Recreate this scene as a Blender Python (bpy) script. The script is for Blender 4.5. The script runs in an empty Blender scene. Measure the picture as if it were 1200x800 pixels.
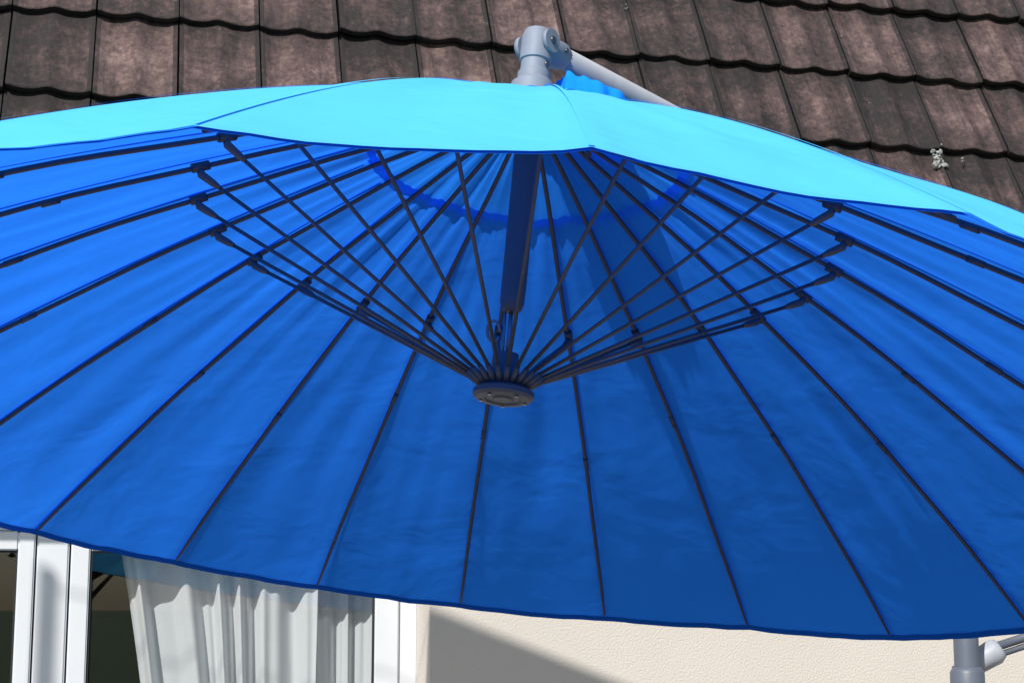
import bpy, bmesh, math, random
from mathutils import Vector, Matrix, noise
random.seed(7)
S=bpy.context.scene
F=1932.0; PITCH=math.radians(9); CZ=1.85
# ---------------------------------------------------------------- helpers
def cw(r,u,d):
    return Vector((r, d*math.cos(PITCH)-u*math.sin(PITCH), CZ+d*math.sin(PITCH)+u*math.cos(PITCH)))
def px(X,Y,d): return cw((X-600)/F*d,(400-Y)/F*d,d)
def empty(name,loc=(0,0,0),rz=0,parent=None):
    o=bpy.data.objects.new(name,None); S.collection.objects.link(o); o.location=loc; o.rotation_euler=(0,0,rz)
    if parent: o.parent=parent
    return o
def mk(name,bm,mat,parent=None,smooth=False):
    me=bpy.data.meshes.new(name); bm.normal_update(); bm.to_mesh(me); bm.free()
    o=bpy.data.objects.new(name,me); S.collection.objects.link(o)
    for m in (mat if isinstance(mat,(list,tuple)) else [mat]): me.materials.append(m)
    if smooth:
        for p in me.polygons: p.use_smooth=True
    if parent: o.parent=parent
    return o
def box(bm,a,b,bev=0):
    a=Vector(a);b=Vector(b)
    r=bmesh.ops.create_cube(bm,size=1,matrix=Matrix.Translation((a+b)/2)@Matrix.Diagonal((abs(b.x-a.x),abs(b.y-a.y),abs(b.z-a.z),1)))
    if bev:
        es=set(e for v in r['verts'] for e in v.link_edges)
        bmesh.ops.bevel(bm,geom=list(es),offset=bev,segments=2,affect='EDGES')
def sweep(bm,pts,rad,n=10,flat=1.0,upv=None,caps=True):
    pts=[Vector(p) for p in pts]; rings=[]
    if not isinstance(rad,(list,tuple)): rad=[rad]*len(pts)
    prev=None
    for i,p in enumerate(pts):
        t=(pts[min(i+1,len(pts)-1)]-pts[max(i-1,0)]).normalized()
        u=upv if upv is not None else Vector((0,0,1))
        if prev is not None and upv is None: u=prev
        if abs(t.dot(u))>0.98: u=Vector((1,0,0))
        a=(u-t*u.dot(t)).normalized(); b=t.cross(a); prev=a
        rings.append([bm.verts.new(p+a*math.cos(k*2*math.pi/n)*rad[i]+b*math.sin(k*2*math.pi/n)*rad[i]*flat) for k in range(n)])
    for i in range(len(rings)-1):
        for k in range(n):
            f=bm.faces.new((rings[i][k],rings[i][(k+1)%n],rings[i+1][(k+1)%n],rings[i+1][k])); f.smooth=True
    if caps:
        bm.faces.new(rings[0][::-1]); bm.faces.new(rings[-1])
def N(m,t,**k):
    n=m.node_tree.nodes.new(t)
    for a,b in k.items():
        if a in n.inputs: n.inputs[a].default_value=b
        else: setattr(n,a,b)
    return n
def L(m,a,b): m.node_tree.links.new(a,b)
def newmat(name):
    m=bpy.data.materials.new(name); m.use_nodes=True; return m
def ramp(m,src,stops):
    r=N(m,'ShaderNodeValToRGB'); e=r.color_ramp.elements
    while len(e)<len(stops): e.new(0.5)
    for i,(p,c) in enumerate(stops): e[i].position=p; e[i].color=(*c,1)
    L(m,src,r.inputs[0]); return r
def simple(name,col,rough=0.5,metal=0,var=0.12,scale=30,bump=0.0,bscale=200):
    m=newmat(name); b=m.node_tree.nodes['Principled BSDF']; b.inputs['Roughness'].default_value=rough; b.inputs['Metallic'].default_value=metal
    tc=N(m,'ShaderNodeTexCoord'); nz=N(m,'ShaderNodeTexNoise'); nz.inputs['Scale'].default_value=scale; nz.inputs['Detail'].default_value=5
    L(m,tc.outputs['Object'],nz.inputs['Vector'])
    r=ramp(m,nz.outputs['Fac'],[(0.25,[c*(1-var) for c in col]),(0.75,[min(1,c*(1+var)) for c in col])])
    L(m,r.outputs[0],b.inputs['Base Color'])
    if bump:
        n2=N(m,'ShaderNodeTexNoise'); n2.inputs['Scale'].default_value=bscale; n2.inputs['Detail'].default_value=4
        L(m,tc.outputs['Object'],n2.inputs['Vector'])
        bp=N(m,'ShaderNodeBump'); bp.inputs['Strength'].default_value=bump; bp.inputs['Distance'].default_value=0.01
        L(m,n2.outputs['Fac'],bp.inputs['Height']); L(m,bp.outputs[0],b.inputs['Normal'])
    return m
# ---------------------------------------------------------------- materials
def fabric(name,dif,tra,inner=None):
    # sunlit outside and shaded inside painted as two colours, light shining through the weave
    m=newmat(name); nt=m.node_tree; nt.nodes.remove(nt.nodes['Principled BSDF']); out=nt.nodes['Material Output']
    tc=N(m,'ShaderNodeTexCoord')
    nz=N(m,'ShaderNodeTexNoise'); nz.inputs['Scale'].default_value=1.6; nz.inputs['Detail'].default_value=3
    L(m,tc.outputs['Object'],nz.inputs['Vector'])
    def col(c):
        return ramp(m,nz.outputs['Fac'],[(0.3,[x*0.93 for x in c]),(0.7,[min(1,x*1.06) for x in c])])
    d=N(m,'ShaderNodeBsdfDiffuse'); t=N(m,'ShaderNodeBsdfTranslucent'); a=N(m,'ShaderNodeAddShader')
    dc=col(dif).outputs[0]
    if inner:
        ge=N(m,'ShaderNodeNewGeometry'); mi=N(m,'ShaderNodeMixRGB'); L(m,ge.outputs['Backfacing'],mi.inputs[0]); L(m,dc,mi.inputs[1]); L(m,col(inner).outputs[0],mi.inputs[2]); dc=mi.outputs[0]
    L(m,dc,d.inputs[0]); L(m,col(tra).outputs[0],t.inputs[0])
    n2=N(m,'ShaderNodeTexNoise'); n2.inputs['Scale'].default_value=5; n2.inputs['Detail'].default_value=3; n2.inputs['Distortion'].default_value=0.3
    L(m,tc.outputs['Object'],n2.inputs['Vector'])
    bp=N(m,'ShaderNodeBump'); bp.inputs['Strength'].default_value=0.4; bp.inputs['Distance'].default_value=0.03
    L(m,n2.outputs['Fac'],bp.inputs['Height'])
    L(m,bp.outputs[0],d.inputs['Normal']); L(m,bp.outputs[0],t.inputs['Normal'])
    L(m,d.outputs[0],a.inputs[0]); L(m,t.outputs[0],a.inputs[1]); L(m,a.outputs[0],out.inputs[0])
    return m
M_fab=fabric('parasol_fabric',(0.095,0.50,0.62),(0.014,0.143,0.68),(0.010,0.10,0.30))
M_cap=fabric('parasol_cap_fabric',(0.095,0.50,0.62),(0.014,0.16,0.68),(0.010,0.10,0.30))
M_hem=fabric('parasol_hem',(0.006,0.07,0.28),(0.001,0.03,0.16))
M_rib=simple('rib_dark_metal',(0.026,0.035,0.064),0.5,0.0)
M_strut=simple('strut_metal',(0.055,0.065,0.095),0.45,0.3)
M_hub=simple('hub_plastic',(0.052,0.062,0.09),0.5)
M_grey=simple('grey_plastic',(0.235,0.27,0.35),0.6,0,0.08,25)
M_mast=simple('mast_grey',(0.12,0.14,0.18),0.45,0,0.06,20)
M_alu=simple('light_tube',(0.40,0.42,0.47),0.5,0.1,0.06)
M_lightgrip=simple('light_grip',(0.42,0.45,0.5),0.5)
M_steel=simple('screw',(0.2,0.2,0.22),0.3,0.9)
M_cable=simple('cable',(0.16,0.19,0.25),0.4,0.5)
M_pvc=simple('white_pvc',(0.72,0.75,0.79),0.35,0,0.03,6)
M_seal=simple('rubber_seal',(0.02,0.02,0.022),0.6)
M_caster=fabric('shadow_caster_cloth',(0.5,0.45,0.36),(0.01,0.01,0.008))  # cloth of the added out-of-frame sheet that shadows the wall
M_slab=simple('base_concrete',(0.3,0.29,0.28),0.9,0,0.2,20,0.3)
M_wall=simple('cream_render',(0.67,0.62,0.56),0.92,0,0.05,1.6,0.3,130)
# curtain
M_cur=newmat('sheer_curtain'); nt=M_cur.node_tree; nt.nodes.remove(nt.nodes['Principled BSDF'])
d=N(M_cur,'ShaderNodeBsdfDiffuse'); d.inputs[0].default_value=(0.88,0.89,0.91,1)
tl=N(M_cur,'ShaderNodeBsdfTranslucent'); tl.inputs[0].default_value=(0.6,0.6,0.6,1)
ma=N(M_cur,'ShaderNodeMixShader'); ma.inputs[0].default_value=0.12; L(M_cur,d.outputs[0],ma.inputs[1]); L(M_cur,tl.outputs[0],ma.inputs[2])
t=N(M_cur,'ShaderNodeBsdfTransparent'); mx=N(M_cur,'ShaderNodeMixShader')
lw=N(M_cur,'ShaderNodeLayerWeight'); lw.inputs['Blend'].default_value=0.35
rr=ramp(M_cur,lw.outputs['Facing'],[(0.0,(0.80,)*3),(0.8,(1,1,1))])
L(M_cur,rr.outputs[0],mx.inputs[0]); L(M_cur,t.outputs[0],mx.inputs[1]); L(M_cur,ma.outputs[0],mx.inputs[2]); L(M_cur,mx.outputs[0],nt.nodes['Material Output'].inputs[0])
# glass
M_glass=newmat('window_glass'); nt=M_glass.node_tree; nt.nodes.remove(nt.nodes['Principled BSDF'])
g=N(M_glass,'ShaderNodeBsdfGlossy'); g.inputs['Roughness'].default_value=0.01; g.inputs[0].default_value=(0.9,0.95,1,1)
t=N(M_glass,'ShaderNodeBsdfTransparent'); t.inputs[0].default_value=(0.91,0.93,0.94,1)
lw=N(M_glass,'ShaderNodeLayerWeight'); lw.inputs['Blend'].default_value=0.5
pw=N(M_glass,'ShaderNodeMath',operation='POWER'); pw.inputs[1].default_value=4; L(M_glass,lw.outputs['Facing'],pw.inputs[0])
ma_=N(M_glass,'ShaderNodeMath',operation='MULTIPLY_ADD'); ma_.inputs[1].default_value=0.7; ma_.inputs[2].default_value=0.11; L(M_glass,pw.outputs[0],ma_.inputs[0])
mx=N(M_glass,'ShaderNodeMixShader'); L(M_glass,ma_.outputs[0],mx.inputs[0]); L(M_glass,t.outputs[0],mx.inputs[1]); L(M_glass,g.outputs[0],mx.inputs[2]); L(M_glass,mx.outputs[0],nt.nodes['Material Output'].inputs[0])
M_room=simple('room_dark',(0.04,0.038,0.037),0.9)
# roof tile
M_tile=newmat('roof_tile'); b=M_tile.node_tree.nodes['Principled BSDF']
tc=N(M_tile,'ShaderNodeTexCoord'); at=N(M_tile,'ShaderNodeAttribute'); at.attribute_name='tint'
n1=N(M_tile,'ShaderNodeTexNoise'); n1.inputs['Scale'].default_value=6; n1.inputs['Detail'].default_value=9; n1.inputs['Roughness'].default_value=0.8; L(M_tile,tc.outputs['Object'],n1.inputs['Vector'])
n2=N(M_tile,'ShaderNodeTexNoise'); n2.inputs['Scale'].default_value=42; n2.inputs['Detail'].default_value=8; n2.inputs['Roughness'].default_value=0.85; L(M_tile,tc.outputs['Object'],n2.inputs['Vector'])
ad=N(M_tile,'ShaderNodeMath',operation='ADD'); L(M_tile,n1.outputs['Fac'],ad.inputs[0]); L(M_tile,n2.outputs['Fac'],ad.inputs[1])
ad2=N(M_tile,'ShaderNodeMath',operation='ADD'); L(M_tile,ad.outputs[0],ad2.inputs[0]); L(M_tile,at.outputs['Fac'],ad2.inputs[1])
hf=N(M_tile,'ShaderNodeMath',operation='MULTIPLY'); hf.inputs[1].default_value=0.5; L(M_tile,ad2.outputs[0],hf.inputs[0])
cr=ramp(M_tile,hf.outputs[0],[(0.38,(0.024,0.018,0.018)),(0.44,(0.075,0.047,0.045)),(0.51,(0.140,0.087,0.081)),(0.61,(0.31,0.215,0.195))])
vo=N(M_tile,'ShaderNodeTexNoise'); vo.inputs['Scale'].default_value=26; vo.inputs['Detail'].default_value=8; vo.inputs['Roughness'].default_value=0.8; L(M_tile,tc.outputs['Object'],vo.inputs['Vector'])
lr=ramp(M_tile,vo.outputs['Fac'],[(0.60,(0,0,0)),(0.70,(0.65,0.65,0.65))])
mxc=N(M_tile,'ShaderNodeMixRGB'); L(M_tile,lr.outputs[0],mxc.inputs[0]); L(M_tile,cr.outputs[0],mxc.inputs[1]); mxc.inputs[2].default_value=(0.27,0.215,0.185,1)
mp=N(M_tile,'ShaderNodeMapping'); mp.inputs['Scale'].default_value=(16,1.7,1.7); L(M_tile,tc.outputs['Object'],mp.inputs[0])
n4=N(M_tile,'ShaderNodeTexNoise'); n4.inputs['Scale'].default_value=1.0; n4.inputs['Detail'].default_value=7; n4.inputs['Roughness'].default_value=0.75; L(M_tile,mp.outputs[0],n4.inputs['Vector'])
r4=ramp(M_tile,n4.outputs['Fac'],[(0.38,(0.45,0.45,0.47)),(0.56,(1,1,1))])
ml=N(M_tile,'ShaderNodeMixRGB',blend_type='MULTIPLY'); ml.inputs[0].default_value=1; L(M_tile,mxc.outputs[0],ml.inputs[1]); L(M_tile,r4.outputs[0],ml.inputs[2])
L(M_tile,ml.outputs[0],b.inputs['Base Color']); b.inputs['Roughness'].default_value=0.5
bp=N(M_tile,'ShaderNodeBump'); bp.inputs['Strength'].default_value=0.9; bp.inputs['Distance'].default_value=0.009; L(M_tile,n2.outputs['Fac'],bp.inputs['Height']); L(M_tile,bp.outputs[0],b.inputs['Normal'])
M_lichen=simple('lichen',(0.36,0.38,0.36),0.95,0,0.6,70,0.8)
M_dark=simple('roof_underlay',(0.02,0.018,0.016),0.9)
M_wood=simple('soffit_paint',(0.6,0.58,0.55),0.6)
M_zinc=simple('zinc_gutter',(0.3,0.31,0.32),0.4,0.6)
M_bark=simple('bark',(0.10,0.075,0.055),0.9,0,0.3,12,0.6)
M_leaf=simple('leaf',(0.06,0.10,0.03),0.7,0,0.4,3)
# ground
M_grass=simple('grass',(0.07,0.11,0.035),0.95,0,0.35,4,0.6,60)
M_pave=newmat('paving'); b=M_pave.node_tree.nodes['Principled BSDF']; b.inputs['Roughness'].default_value=0.85
tc=N(M_pave,'ShaderNodeTexCoord'); br=N(M_pave,'ShaderNodeTexBrick'); br.inputs['Scale'].default_value=1; br.inputs['Brick Width'].default_value=0.6; br.inputs['Row Height'].default_value=0.4; br.inputs['Mortar Size'].default_value=0.006
br.inputs['Color1'].default_value=(0.36,0.33,0.29,1); br.inputs['Color2'].default_value=(0.29,0.27,0.24,1); br.inputs['Mortar'].default_value=(0.08,0.075,0.065,1)
L(M_pave,tc.outputs['Object'],br.inputs['Vector']); L(M_pave,br.outputs[0],b.inputs['Base Color'])
# ---------------------------------------------------------------- ground
PSI=math.radians(13); D0=6.0
bm=bmesh.new(); bmesh.ops.create_grid(bm,x_segments=8,y_segments=8,size=400); mk('ground',bm,M_grass).location=(0,0,-0.004)
bm=bmesh.new(); bmesh.ops.create_grid(bm,x_segments=1,y_segments=1,size=1)
for v in bm.verts: v.co.x*=6; v.co.y*=4.2
o=mk('terrace',bm,M_pave); o.rotation_euler=(0,0,PSI); o.location=(0.95,1.9,0)
# ---------------------------------------------------------------- house
house=empty('plastered_house',(0,D0,0),PSI)
ex=Vector((math.cos(PSI),math.sin(PSI),0)); ey=Vector((-math.sin(PSI),math.cos(PSI),0)); HO=Vector((0,D0,0))
def wallpx(X,Y,off=0.0):
    o=Vector((0,0,CZ)); dr=(px(X,Y,1)-o); pl=HO+ey*off
    t=(pl-o).dot(ey)/dr.dot(ey); P=o+dr*t
    return (P-HO).dot(ex),P.z,P
RV=0.28
s_r=wallpx(504,760)[0]
s_l=s_r-3.1; z_t=2.55; z_b=0.12
bm=bmesh.new()
WL,WR,WT=-7.0,7.0,2.95; TH=0.38
box(bm,(WL,0,-0.2),(s_l,TH,WT)); box(bm,(s_r,0,-0.2),(WR,TH,WT)); box(bm,(s_l,0,z_t),(s_r,TH,WT)); box(bm,(s_l,0,-0.2),(s_r,TH,z_b))
box(bm,(WL,TH,-0.2),(WL+TH,8,WT)); box(bm,(WR-TH,TH,-0.2),(WR,8,WT)); box(bm,(WL+TH,8-TH,-0.2),(WR-TH,8,WT))
mk('walls',bm,M_wall,house)
bm=bmesh.new(); box(bm,(s_r+0.003,-0.02,-0.1),(WR,-0.001,0.28)); box(bm,(WL,-0.02,-0.1),(s_l-0.003,-0.001,0.28)); mk('plinth',bm,M_slab,house)
win=empty('window',parent=house)
def sx(X,off=RV): return wallpx(X,720,off)[0]
bm=bmesh.new(); y0=RV; FD=0.07
zt_g=wallpx(110,645,RV)[1]; zb_g=z_b+0.16
z_f=zt_g+0.105   # top of window proper, shutter box above
box(bm,(sx(468),y0,z_b),(s_r+0.0,y0+FD,z_f),0.003)
box(bm,(s_l,y0,z_f-0.035),(sx(468),y0+FD-0.002,z_f),0.003)
box(bm,(s_l,y0,z_b),(sx(468),y0+FD-0.002,z_b+0.05),0.003)
box(bm,(s_l,y0+0.001,z_b+0.05),(s_l+0.06,y0+FD-0.003,z_f-0.035),0.003)
box(bm,(sx(40),y0-0.006,z_b+0.05),(sx(78),y0+FD-0.003,z_f-0.035),0.006)
mk('window_frame',bm,M_pvc,win)
bm=bmesh.new(); box(bm,(s_l,y0-0.03,z_f+0.002),(s_r,y0+FD,z_t),0.01); mk('shutter_box',bm,M_pvc,win)
def sash(sa,sb,ga,gb,nm):
    bm=bmesh.new(); z0=z_b+0.053; z1=z_f-0.038; ya=y0-0.014; yb=y0+0.05
    box(bm,(sa,ya,z0),(ga,yb,z1),0.005); box(bm,(gb,ya,z0),(sb,yb,z1),0.005)
    box(bm,(ga,ya+0.001,zt_g),(gb,yb-0.002,z1-0.0005),0.005); box(bm,(ga,ya+0.001,z0),(gb,yb-0.002,zb_g),0.005)
    mk(nm,bm,M_pvc,win)
    bm=bmesh.new(); w=0.008; yc=ya+0.012
    box(bm,(ga,yc,zb_g),(ga+w,yc+0.012,zt_g)); box(bm,(gb-w,yc,zb_g),(gb,yc+0.012,zt_g)); box(bm,(ga+w,yc,zt_g-w),(gb-w,yc+0.012,zt_g)); box(bm,(ga+w,yc,zb_g),(gb-w,yc+0.012,zb_g+w))
    mk(nm+'_seal',bm,M_seal,win)
    bm=bmesh.new(); vs=[bm.verts.new(p) for p in ((ga+w,yc+0.006,zb_g+w),(gb-w,yc+0.006,zb_g+w),(gb-w,yc+0.006,zt_g-w),(ga+w,yc+0.006,zt_g-w))]; bm.faces.new(vs)
    mk(nm+'_glass',bm,M_glass,win)
sash(sx(80.5),sx(467),sx(103),sx(439),'sash_right')
sash(s_l+0.063,sx(38),s_l+0.13,sx(18),'sash_left')
bm=bmesh.new(); box(bm,(s_l+0.01,-0.04,z_b-0.03),(s_r-0.01,RV-0.002,z_b+0.012),0.004); mk('door_sill',bm,M_slab,win)
bm=bmesh.new(); a=(s_l-0.8,TH+0.001,0.0); b_=(s_r+0.8,4.0,2.6)
vs=[bm.verts.new((x,y,z)) for x in (a[0],b_[0]) for y in (a[1],b_[1]) for z in (a[2],b_[2])]
for f in ((2,3,7,6),(0,2,6,4),(1,3,7,5),(0,1,3,2),(4,5,7,6)):
    bm.faces.new([vs[i] for i in f])
mk('room',bm,M_room,house)
def curtain(nm,sa_t,sa_b,sb_t,sb_b,off,nf,amp,ph):
    bm=bmesh.new(); U=240;V=30; z1=z_f+0.02; z0=0.2; G=[]
    for j in range(V+1):
        v=j/V; z=z1+(z0-z1)*v; row=[]
        sa=sa_t+(sa_b-sa_t)*min(1,v*2.2)**0.8; sb=sb_t+(sb_b-sb_t)*v
        for i in range(U+1):
            u=i/U; uu=u+0.04*math.sin(u*11+ph)+0.02*math.sin(v*3+u*9)
            y=off+amp*(math.sin(uu*nf*2*math.pi+ph)+0.45*math.sin(uu*nf*4.3*math.pi+1.3*ph+v)+0.3*noise.noise(Vector((u*14,v*1.5,ph))))*(0.7+0.4*v)
            row.append(bm.verts.new((sa+(sb-sa)*u,y,z)))
        G.append(row)
    for j in range(V):
        for i in range(U): bm.faces.new((G[j][i],G[j][i+1],G[j+1][i+1],G[j+1][i]))
    mk(nm,bm,M_cur,win,True)
co=RV+0.13
curtain('curtain',sx(128,co),sx(182,co),sx(372,co),sx(366,co),co,6,0.038,0.6)
curtain('curtain_side',sx(366,co),sx(372,co),sx(452,co),sx(452,co),co+0.07,3,0.022,2.0)
curtain('curtain_rear',s_l-0.1,s_l-0.1,sx(-160,co),sx(-200,co),co,7,0.022,1.0)
# roof
AL=math.radians(63); ca,sa_=math.cos(AL),math.sin(AL); EY,EZ=-0.30,2.93; G_=0.405; TW=0.30
def RP(s,v,o): return Vector((s,EY+v*ca-o*sa_,EZ+v*sa_+o*ca))
def roofhit(X,Y):
    o=Vector((0,0,CZ)); dr=px(X,Y,1)-o
    n=(-ey*sa_+Vector((0,0,1))*ca); P0=HO+ey*EY+Vector((0,0,EZ))+n*0.045
    t=(P0-o).dot(n)/dr.dot(n); P=o+dr*t
    return Vector(((P-HO).dot(ex),(P-HO).dot(ey),P.z))
q0=roofhit(107,114); s0=q0.x; vph=((q0.z-EZ)/sa_)%G_-G_
bm=bmesh.new(); tint=bm.loops.layers.float.new('tint')
NP=18
def prof(q):
    mid=math.exp(-((q-0.5)/0.13)**2)*0.018
    lip=(math.exp(-(q/0.10)**2)+math.exp(-((1-q)/0.08)**2))*0.015
    return mid+lip
for j in range(0,15):
    for i in range(-22,24):
        sl=s0+i*TW+random.uniform(-0.002,0.002); v0=j*G_+vph+random.uniform(-0.007,0.007); v1=v0+G_+0.05
        if v0<-0.06: v0=-0.03
        dz=random.uniform(-0.003,0.005); rot=random.uniform(-0.009,0.009); tv=random.uniform(-0.16,0.11)
        rows=[]
        for (v,o,thin) in ((v0+0.004,0.016,1),(v0,0.040,0),(v0+0.010,0.0435,0),(v0+G_*0.5,0.028,0),(v1,0.006,0)):
            row=[]
            for k in range(NP+1):
                q=k/NP; s=sl+0.003+q*(TW-0.006)
                h=prof(q)
                row.append(bm.verts.new(RP(s,v+rot*(q-0.5)*2,o+h+dz)))
            rows.append(row)
        for a in range(len(rows)-1):
            for k in range(NP):
                f=bm.faces.new((rows[a][k],rows[a][k+1],rows[a+1][k+1],rows[a+1][k])); f.smooth=a>=1
                for lp in f.loops:
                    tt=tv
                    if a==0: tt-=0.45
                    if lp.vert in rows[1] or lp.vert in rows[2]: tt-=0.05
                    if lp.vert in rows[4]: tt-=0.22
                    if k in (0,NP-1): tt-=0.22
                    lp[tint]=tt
        for kk in (0,NP):
            for a in range(1,4):
                p=rows[a][kk];q_=rows[a+1][kk]
                dn=Vector((0,sa_,-ca))*0.03
                f=bm.faces.new((p,q_,bm.verts.new(q_.co+dn),bm.verts.new(p.co+dn)))
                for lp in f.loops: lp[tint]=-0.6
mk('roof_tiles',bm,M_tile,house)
bm=bmesh.new()
vs=[bm.verts.new(RP(-7.3,-0.02,0)),bm.verts.new(RP(7.3,-0.02,0)),bm.verts.new(RP(7.3,14.6*G_,0)),bm.verts.new(RP(-7.3,14.6*G_,0))]; bm.faces.new(vs)
top=RP(0,14.6*G_,0)
vs2=[bm.verts.new((-7.3,top.y,top.z)),bm.verts.new((7.3,top.y,top.z)),bm.verts.new((7.3,8.5,EZ)),bm.verts.new((-7.3,8.5,EZ))]; bm.faces.new(vs2)
mk('roof_deck',bm,M_dark,house)
bm=bmesh.new(); box(bm,(-7.2,EY+0.02,EZ-0.17),(7.2,EY+0.045,EZ-0.01)); box(bm,(-7.2,EY+0.046,EZ-0.15),(7.2,-0.002,EZ-0.13)); mk('soffit',bm,M_wood,house)
bm=bmesh.new(); n=10; R_=0.06; pr=[]
for e in (-7.3,7.3): pr.append([bm.verts.new((e,EY-0.045+R_*math.cos(math.pi*k/n),EZ-0.03-R_*math.sin(math.pi*k/n))) for k in range(n+1)])
for k in range(n): bm.faces.new((pr[0][k],pr[0][k+1],pr[1][k+1],pr[1][k]))
mk('gutter',bm,M_zinc,house,True)
bm=bmesh.new(); rl=random.Random(4)
for (X,Y,r) in ((1098,188,0.028),(1127,187,0.008),(733,10,0.008),(205,2,0.008),(660,12,0.007),(985,42,0.005),(560,70,0.005),(1020,120,0.005)):
    c0=roofhit(X,Y)
    for _ in range(34 if r>0.02 else 5):
        c=c0+Vector((rl.gauss(0,r*.6),-0.002+rl.gauss(0,.002),rl.gauss(0,r*.8))); rr_=r*rl.uniform(.12,.36)
        r0=bmesh.ops.create_icosphere(bm,subdivisions=2,radius=rr_,matrix=Matrix.Translation(c))
        for v in r0['verts']: v.co+=(v.co-c).normalized()*rr_*1.1*noise.noise(v.co*110)
mk('lichen_clumps',bm,M_lichen,house)
# ---------------------------------------------------------------- parasol
par=empty('cantilever_parasol')
R=1.5; A_,B_=0.0913,0.3096; PH=-0.0433; Hh=0.766; AA=0.7262; RS=0.4105; DR=0.5907
C=Vector((0.0377,0.4621,3.2563))
n_=Vector((math.sin(A_),math.cos(A_)*math.cos(B_),math.cos(A_)*math.sin(B_)))
zc=Vector((0,0,1)); e1=zc.cross(n_); e1=-e1 if e1.x<0 else e1; e1.normalize()
e2=n_.cross(e1); e2=-e2 if e2.z<0 else e2
W=lambda p: cw(p.x,p.y,p.z)
Nw=(W(n_)-W(Vector((0,0,0)))).normalized(); Cw=W(C)
E1=(W(e1)-W(Vector((0,0,0)))); E2=(W(e2)-W(Vector((0,0,0))))
def drop(t): return Hh*(AA*t+(1-AA)*t*t)
def droop(th,t):   # the flexible ribs hang a little lower on one side
    th=(th+math.pi)%(2*math.pi)-math.pi
    return 0.046*max(0,t)**3.5*math.exp(-((th-0.85)/0.34)**2)+0.008*t**3.5*math.exp(-((th-0.1)/0.4)**2)
def cp(th,t,off=0.0):
    return Cw+(E1*math.sin(th)+E2*math.cos(th))*R*t-Nw*(drop(t)+droop(th,t)+off)
STEP=math.radians(15)
def fabric_pt(k,q,t,lift=0.0):
    a=cp(PH+k*STEP,t); b=cp(PH+(k+1)*STEP,t); p=a.lerp(b,q)
    s=4*q*(1-q)
    rad=(E1*math.sin(PH+(k+.5)*STEP)+E2*math.cos(PH+(k+.5)*STEP))
    w=noise.noise(Vector((k*3.1,q*2.2,t*3)))*0.010*s*(1-0.5*t)
    w+=noise.noise(Vector((k*7.7,q*5+t*4,t*2.5-q*3)))*0.007*min(1,s*2)*(1-0.5*max(0,t-0.8)/0.2)
    w+=0.0013*math.sin(q*22+k*2)*(1-s)*max(0,t-0.6)*2.5
    p=p-Nw*(0.007*s*t+w)-rad*((0.011+0.003*math.sin(k*2.7))*s*max(0,(t-0.8)/0.2))
    return p+Nw*lift
def canopy(nm,t0,t1,mat,lift,nt_=34,nq=14,taper=0.0,ruf=0.0):
    bm=bmesh.new(); ring=[]
    for j in range(nt_+1):
        t=t0+(t1-t0)*j/nt_; row=[]
        for k in range(24):
            for i in range(nq):
                p=fabric_pt(k,i/nq,t,lift*(1 if not taper else (0.3+0.7*j/nt_)))
                if ruf: p+=Nw*ruf*(j/nt_)**3*math.sin((k+i/nq)*2*math.pi*1.0)
                row.append(bm.verts.new(p))
        ring.append(row)
    m=24*nq
    for j in range(nt_):
        for k in range(m): bm.faces.new((ring[j][k],ring[j][(k+1)%m],ring[j+1][(k+1)%m],ring[j+1][k]))
    return mk(nm,bm,mat,par,True)
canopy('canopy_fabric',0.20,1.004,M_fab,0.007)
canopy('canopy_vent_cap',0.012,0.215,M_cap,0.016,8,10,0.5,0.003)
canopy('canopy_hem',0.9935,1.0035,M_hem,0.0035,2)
bm=bmesh.new()
for k in range(24):
    th=PH+k*STEP
    tang=(E1*math.cos(th)-E2*math.sin(th))
    prev=None
    for j in range(31):
        t=0.22+(1.003-0.22)*j/30; c=cp(th,t)+Nw*0.0085
        w=0.003
        cur=(bm.verts.new(c+Nw*0.001-tang*w),bm.verts.new(c+Nw*0.001+tang*w))
        if prev: bm.faces.new((prev[0],prev[1],cur[1],cur[0]))
        prev=cur
seams=mk('canopy_seams',bm,M_fab,par)
if seams.data.polygons[0].normal.dot(Nw)<0: seams.data.flip_normals()
bm=bmesh.new(); bj=bmesh.new(); bs=bmesh.new(); bc=bmesh.new()
RUN=Cw-Nw*DR
for k in range(24):
    th=PH+k*STEP; rd=(E1*math.sin(th)+E2*math.cos(th)); tg=(E1*math.cos(th)-E2*math.sin(th))
    pts=[cp(th,t,0.006+0.0015*math.sin(t*23+k))+tg*0.003*noise.noise(Vector((k*5.3,t*4,0))) for t in [0.03+0.955*j/22 for j in range(23)]]
    sweep(bm,pts,[0.0049]*19+[0.0048,0.0045,0.004,0.003],8)
    for t in (RS,0.62+0.05*math.sin(k*2.1)):
        a=cp(th,t-0.010,0.007); b=cp(th,t+0.010,0.007); sweep(bj,[a,b],0.0060 if t!=RS else 0.009,8)
    jt=cp(th,RS,0.020)
    st=RUN+rd*0.045+Nw*0.022
    dirn=(jt-st).normalized()
    mid_=(st+jt)/2+tg*0.003*math.sin(k*4.1)
    sweep(bs,[st,mid_,jt],0.0038,8)
    sweep(bc,[jt-dirn*0.045,jt-dirn*0.03,jt-dirn*0.004,jt+Nw*0.008],[0.0044,0.0070,0.008,0.0075],8)
    sweep(bc,[RUN+rd*0.028+Nw*0.006,st+dirn*0.03],[0.0072,0.0050],6)
mk('ribs',bm,M_rib,par); mk('rib_clips',bj,M_rib,par); mk('struts',bs,M_strut,par); mk('strut_joints',bc,M_hub,par)
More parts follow.
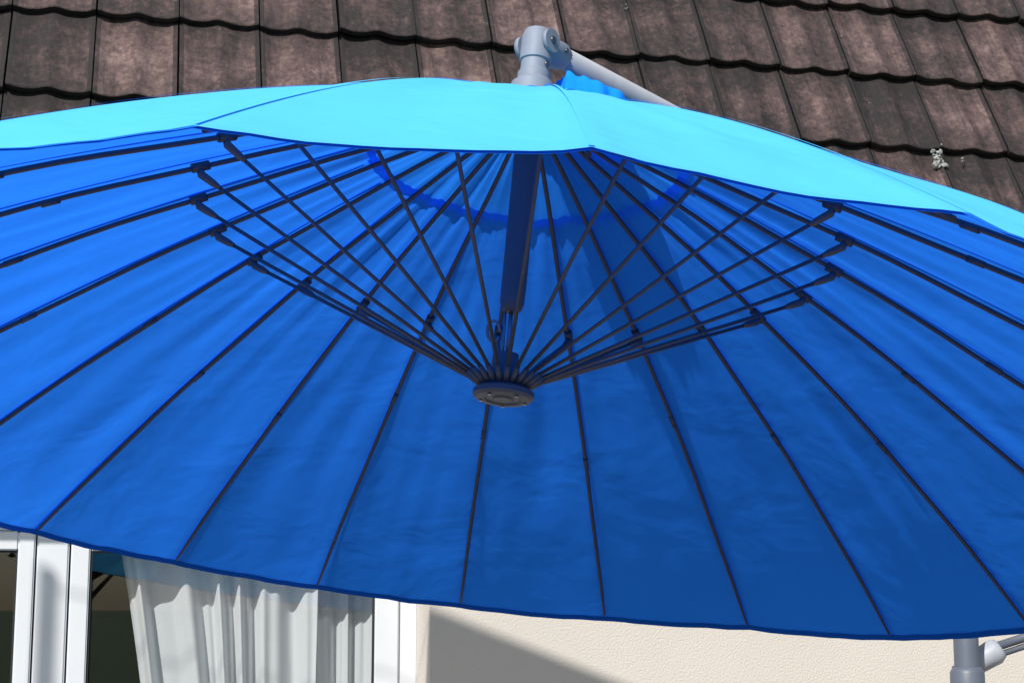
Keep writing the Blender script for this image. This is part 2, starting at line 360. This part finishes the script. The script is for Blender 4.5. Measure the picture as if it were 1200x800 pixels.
def lathe(nm,base,axis,prof_,mat,seg=40,parent=par):
    bm=bmesh.new(); axis=axis.normalized(); a=axis.orthogonal().normalized(); b=axis.cross(a); rings=[]
    for r,h in prof_:
        rings.append([bm.verts.new(base+axis*h+(a*math.cos(2*math.pi*i/seg)+b*math.sin(2*math.pi*i/seg))*max(r,1e-4)) for i in range(seg)])
    for i in range(len(rings)-1):
        for k in range(seg): bm.faces.new((rings[i][k],rings[i][(k+1)%seg],rings[i+1][(k+1)%seg],rings[i+1][k]))
    o=mk(nm,bm,mat,parent,True); md=o.modifiers.new('e','EDGE_SPLIT'); md.split_angle=math.radians(35); return o
lathe('runner_hub',RUN,Nw,[(0,-0.012),(0.018,-0.012),(0.020,-0.009),(0.034,-0.009),(0.036,-0.012),(0.052,-0.010),(0.0575,-0.005),(0.0575,0.004),(0.050,0.010),(0.040,0.014),(0.026,0.018),(0.026,0.05),(0.022,0.07),(0.022,0.078),(0.0,0.078)],M_hub)
bm=bmesh.new()
for i in range(5):
    a=i*2*math.pi/5+0.3; c=RUN+(E1*math.cos(a)+E2*math.sin(a))*0.043-Nw*0.0115
    sweep(bm,[c,c-Nw*0.002],0.0038,10)
mk('runner_screws',bm,M_steel,par)
lathe('top_hub',Cw-Nw*0.075,Nw,[(0,0),(0.04,0.0),(0.062,0.008),(0.064,0.03),(0.04,0.045),(0,0.05)],M_hub)
lathe('inner_pole',Cw-Nw*0.43,Nw,[(0,0),(0.012,0.0),(0.019,0.006),(0.023,0.018),(0.024,0.05),(0.0245,0.43)],M_hub)
bm=bmesh.new()
for s in (-0.011,0.009): sweep(bm,[Cw-Nw*0.43+E1*s,RUN+Nw*0.07+E1*s*0.7],0.0022,6)
sweep(bm,[Cw-Nw*0.425,RUN+Nw*0.07],0.004,8)
h0=Cw-Nw*0.47-E1*0.03
sweep(bm,[h0+Vector((0.012*math.cos(a),0,0.02*math.sin(a))) for a in [i*math.pi/6 for i in range(12)]],0.003,6)
sweep(bm,[h0-Nw*0.02,RUN+Nw*0.06-E1*0.018],0.003,6)
mk('pull_cable',bm,M_cable,par)
lathe('top_collar',Cw+Nw*0.035,Nw,[(0.046,-0.04),(0.044,0.012),(0.036,0.018),(0.034,0.022)],M_grey)
lathe('top_post',Cw+Nw*0.006,Nw,[(0.033,0.0),(0.033,0.066),(0.029,0.070),(0.0285,0.092),(0.032,0.094),(0.032,0.146),(0.027,0.160),(0.012,0.168),(0,0.169)],M_grey)
EL=Cw+Nw*0.138
ME=px(1113,305,4.85)
ad_=(ME-EL).normalized()
sd=ad_.cross(Nw).normalized()
bm=bmesh.new()
sweep(bm,[EL-ad_*0.012,EL+ad_*0.01,EL+ad_*0.075,EL+ad_*0.085],[0.018,0.028,0.029,0.025],20)
for sgn in (-1,1):
    c=EL+sd*sgn*0.030; sweep(bm,[c,c+sd*sgn*0.010],0.024,20)
mk('elbow_joint',bm,M_grey,par)
bm=bmesh.new()
for sgn in (-1,1):
    c=EL+sd*sgn*0.040; sweep(bm,[c,c+sd*sgn*0.003],0.008,10)
    c=EL+ad_*0.06+sd*sgn*0.029; sweep(bm,[c,c+sd*sgn*0.003],0.005,10)
    c=EL-Nw*0.05+sd*sgn*0.028; sweep(bm,[c,c+sd*sgn*0.004],0.006,10)
mk('elbow_screws',bm,M_steel,par)
bm=bmesh.new(); sweep(bm,[EL+ad_*0.07,ME-ad_*0.02],0.0225,20); mk('support_arm',bm,M_alu,par)
Mx,My=ME.x,ME.y; MR=0.035
bm=bmesh.new(); sweep(bm,[Vector((Mx,My,0.08)),Vector((Mx,My,ME.z+0.10))],MR,24,upv=Vector((1,0,0))); mk('mast',bm,M_mast,par)
bm=bmesh.new(); sweep(bm,[Vector((Mx,My,ME.z-0.07)),Vector((Mx,My,ME.z+0.07))],0.048,24,upv=Vector((1,0,0)))
jz=px(1113,790,4.85).z
sweep(bm,[Vector((Mx,My,jz-0.16)),Vector((Mx,My,jz-0.15)),Vector((Mx,My,jz+0.015)),Vector((Mx,My,jz+0.03))],[0.042,0.048,0.048,0.038],24,upv=Vector((1,0,0)))
k0=px(1122,790,4.80); k1=px(1150,772,4.78)
sweep(bm,[k0,k1],[0.028,0.022],16)
mk('mast_collars',bm,M_mast,par)
bm=bmesh.new(); sweep(bm,[px(1136,781,4.78),px(1142,777,4.78),px(1166,763,4.78),px(1172,759,4.78)],[0.022,0.034,0.038,0.030],18); mk('crank_grip',bm,M_lightgrip,par)
bm=bmesh.new(); sweep(bm,[px(1168,757,4.78),px(1230,737,4.78),px(1290,720,4.80)],0.013,12); sweep(bm,[px(1170,767,4.78),px(1230,747,4.78),px(1290,724,4.80)],0.009,10)
sweep(bm,[px(1290,705,4.80),px(1290,760,4.80)],0.016,12); mk('crank_handle',bm,M_mast,par)
bm=bmesh.new()
box(bm,(Mx-0.5,My-0.035,0.01),(Mx+0.5,My+0.035,0.06),0.005); box(bm,(Mx-0.035,My-0.5,0.012),(Mx+0.035,My+0.5,0.062),0.005); mk('cross_base',bm,M_mast,par)
bm=bmesh.new()
for a in (-1,1):
    for b in (-1,1): box(bm,(Mx+a*0.05,My+b*0.05,0.062),(Mx+a*0.5,My+b*0.5,0.11),0.006)
mk('base_slabs',bm,M_slab,par)
# crumpled vent cloth puffed up at the back of the crown
bm=bmesh.new(); rows=[]; cc=Cw+E1*0.125+E2*0.05
for j in range(17):
    row=[]
    for i in range(120):
        a=i/120*2*math.pi; rr_=j/16; r=0.076*math.sin(min(1,rr_*1.25)*math.pi/2)*(1+0.07*math.sin(a*7)*rr_+0.05*math.sin(a*13+1)*rr_)
        h=0.080-0.026*(rr_**2)-0.085*max(0,rr_-0.72)/0.28
        p=cc+E1*r*math.cos(a)+E2*r*0.7*math.sin(a)+Nw*h-Nw*0.30*r*math.cos(a)
        p+=Nw*(0.009*noise.noise(p*38)+0.004*math.sin(a*15)*rr_)
        row.append(bm.verts.new(p))
    rows.append(row)
for j in range(16):
    for i in range(120): bm.faces.new((rows[j][i],rows[j][(i+1)%120],rows[j+1][(i+1)%120],rows[j+1][i]))
bmesh.ops.remove_doubles(bm,verts=bm.verts,dist=1e-5)
M_ruf=fabric('vent_cloth',(0.012,0.25,0.62),(0.003,0.15,0.5))
mk('vent_cloth',bm,M_ruf,par,True)
# ---------------------------------------------------------------- sun
az=math.radians(24); el=math.radians(44)
sdir=Vector((-math.sin(az)*math.cos(el),-math.cos(az)*math.cos(el),math.sin(el)))
sun=bpy.data.lights.new('sun','SUN'); sun.energy=4.9; sun.angle=math.radians(0.5); sun.color=(1,0.96,0.90)
so=bpy.data.objects.new('sun',sun); S.collection.objects.link(so); so.rotation_euler=sdir.to_track_quat('Z','Y').to_euler()
w=bpy.data.worlds.new('World'); S.world=w; w.use_nodes=True; nt=w.node_tree; bg=nt.nodes['Background']
sk=nt.nodes.new('ShaderNodeTexSky'); sk.sky_type='NISHITA'; sk.sun_disc=False; sk.sun_elevation=el; sk.sun_rotation=math.atan2(sdir.x,sdir.y)
nt.links.new(sk.outputs[0],bg.inputs[0]); bg.inputs[1].default_value=0.085
# ---------------------------------------------------------------- added unseen object: triangular sheet out of frame, shaped to throw the wall shadow
caster_root=empty('added_shadow_caster')
Lc=[(wallpx(497,708)[2],4.9),(wallpx(1010,908)[2],4.7),(wallpx(440,925)[2],4.8)]
cs=[P+sdir*l for P,l in Lc]
bm=bmesh.new(); n=14; V={}
cen=(cs[0]+cs[1]+cs[2])/3
for i in range(n+1):
    for j in range(n+1-i):
        a,b=i/n,j/n; c=1-a-b; p=cs[0]*c+cs[1]*a+cs[2]*b
        pull=4*(a*b*(1-c)**2+b*c*(1-a)**2+c*a*(1-b)**2)*0.02
        p=p+(cen-p)*pull
        V[i,j]=bm.verts.new(p)
for i in range(n):
    for j in range(n-i):
        bm.faces.new((V[i,j],V[i+1,j],V[i,j+1]))
        if i+j<n-1: bm.faces.new((V[i+1,j],V[i+1,j+1],V[i,j+1]))
mk('shadow_caster_sheet',bm,M_caster,caster_root,True)
bm=bmesh.new()
for c,tgt in ((cs[0],Vector((-3.2,2.4,5.6))),(cs[1],Vector((3.6,2.6,4.9))),(cs[2],Vector((-2.8,0.2,4.2)))):
    sweep(bm,[c,tgt],0.004,6); sweep(bm,[Vector((tgt.x,tgt.y,0)),tgt+Vector((0,0,0.05))],0.03,12)
mk('caster_posts_and_ropes',bm,M_alu,caster_root)
# ---------------------------------------------------------------- trees behind the camera (seen in the window reflections)
def tree(x,y,h,cr,leaves,seed):
    rnd=random.Random(seed); e=empty('garden_tree',(0,0,0)); bm=bmesh.new()
    base=Vector((x,y,0)); top=base+Vector((0.2,0.1,h*0.75))
    sweep(bm,[base,base+Vector((0.05,0,h*0.3)),top],[0.2,0.15,0.04],10)
    tips_=[]
    for i in range(26):
        q=rnd.uniform(0.3,1); s=base.lerp(top,q); a=rnd.uniform(0,6.28); l=cr*rnd.uniform(0.5,1.0)
        d=Vector((math.cos(a),math.sin(a),rnd.uniform(0.2,0.9))).normalized()
        m=s+d*l*0.5+Vector((0,0,0.1)); en=s+d*l
        sweep(bm,[s,m,en],[0.05,0.03,0.01],6); tips_.append(en)
        for _ in range(5):
            d2=(d+Vector((rnd.uniform(-1,1),rnd.uniform(-1,1),rnd.uniform(-.5,1)))*0.8).normalized(); e2_=m+d2*l*0.5
            sweep(bm,[m,e2_],[0.015,0.005],5); tips_.append(e2_)
    mk('trunk_and_limbs',bm,M_bark,e)
    bm=bmesh.new()
    for t in tips_:
        for _ in range(leaves):
            p=t+Vector((rnd.gauss(0,.3),rnd.gauss(0,.3),rnd.gauss(0,.25))); s=rnd.uniform(.04,.09)
            a=Vector((rnd.gauss(0,1),rnd.gauss(0,1),rnd.gauss(0,1))).normalized(); b=a.orthogonal().normalized()
            bm.faces.new([bm.verts.new(p+a*s),bm.verts.new(p+b*s*.5),bm.verts.new(p-a*s),bm.verts.new(p-b*s*.5)])
    mk('leaves',bm,M_leaf,e)
tree(6.5,-10,6.5,2.6,10,1); tree(2.5,-14,7.5,3.0,14,2); tree(11,-9,7,2.8,14,3)
# ---------------------------------------------------------------- camera
cam=bpy.data.cameras.new('Camera'); cam.sensor_width=36; cam.lens=F/1200*36; cam.clip_end=1500; cam.clip_start=0.05
co_=bpy.data.objects.new('Camera',cam); S.collection.objects.link(co_); co_.location=(0,0,CZ); co_.rotation_euler=(math.pi/2+PITCH,0,0); S.camera=co_
S.view_settings.view_transform='Standard'; S.view_settings.look='None'; S.view_settings.exposure=0
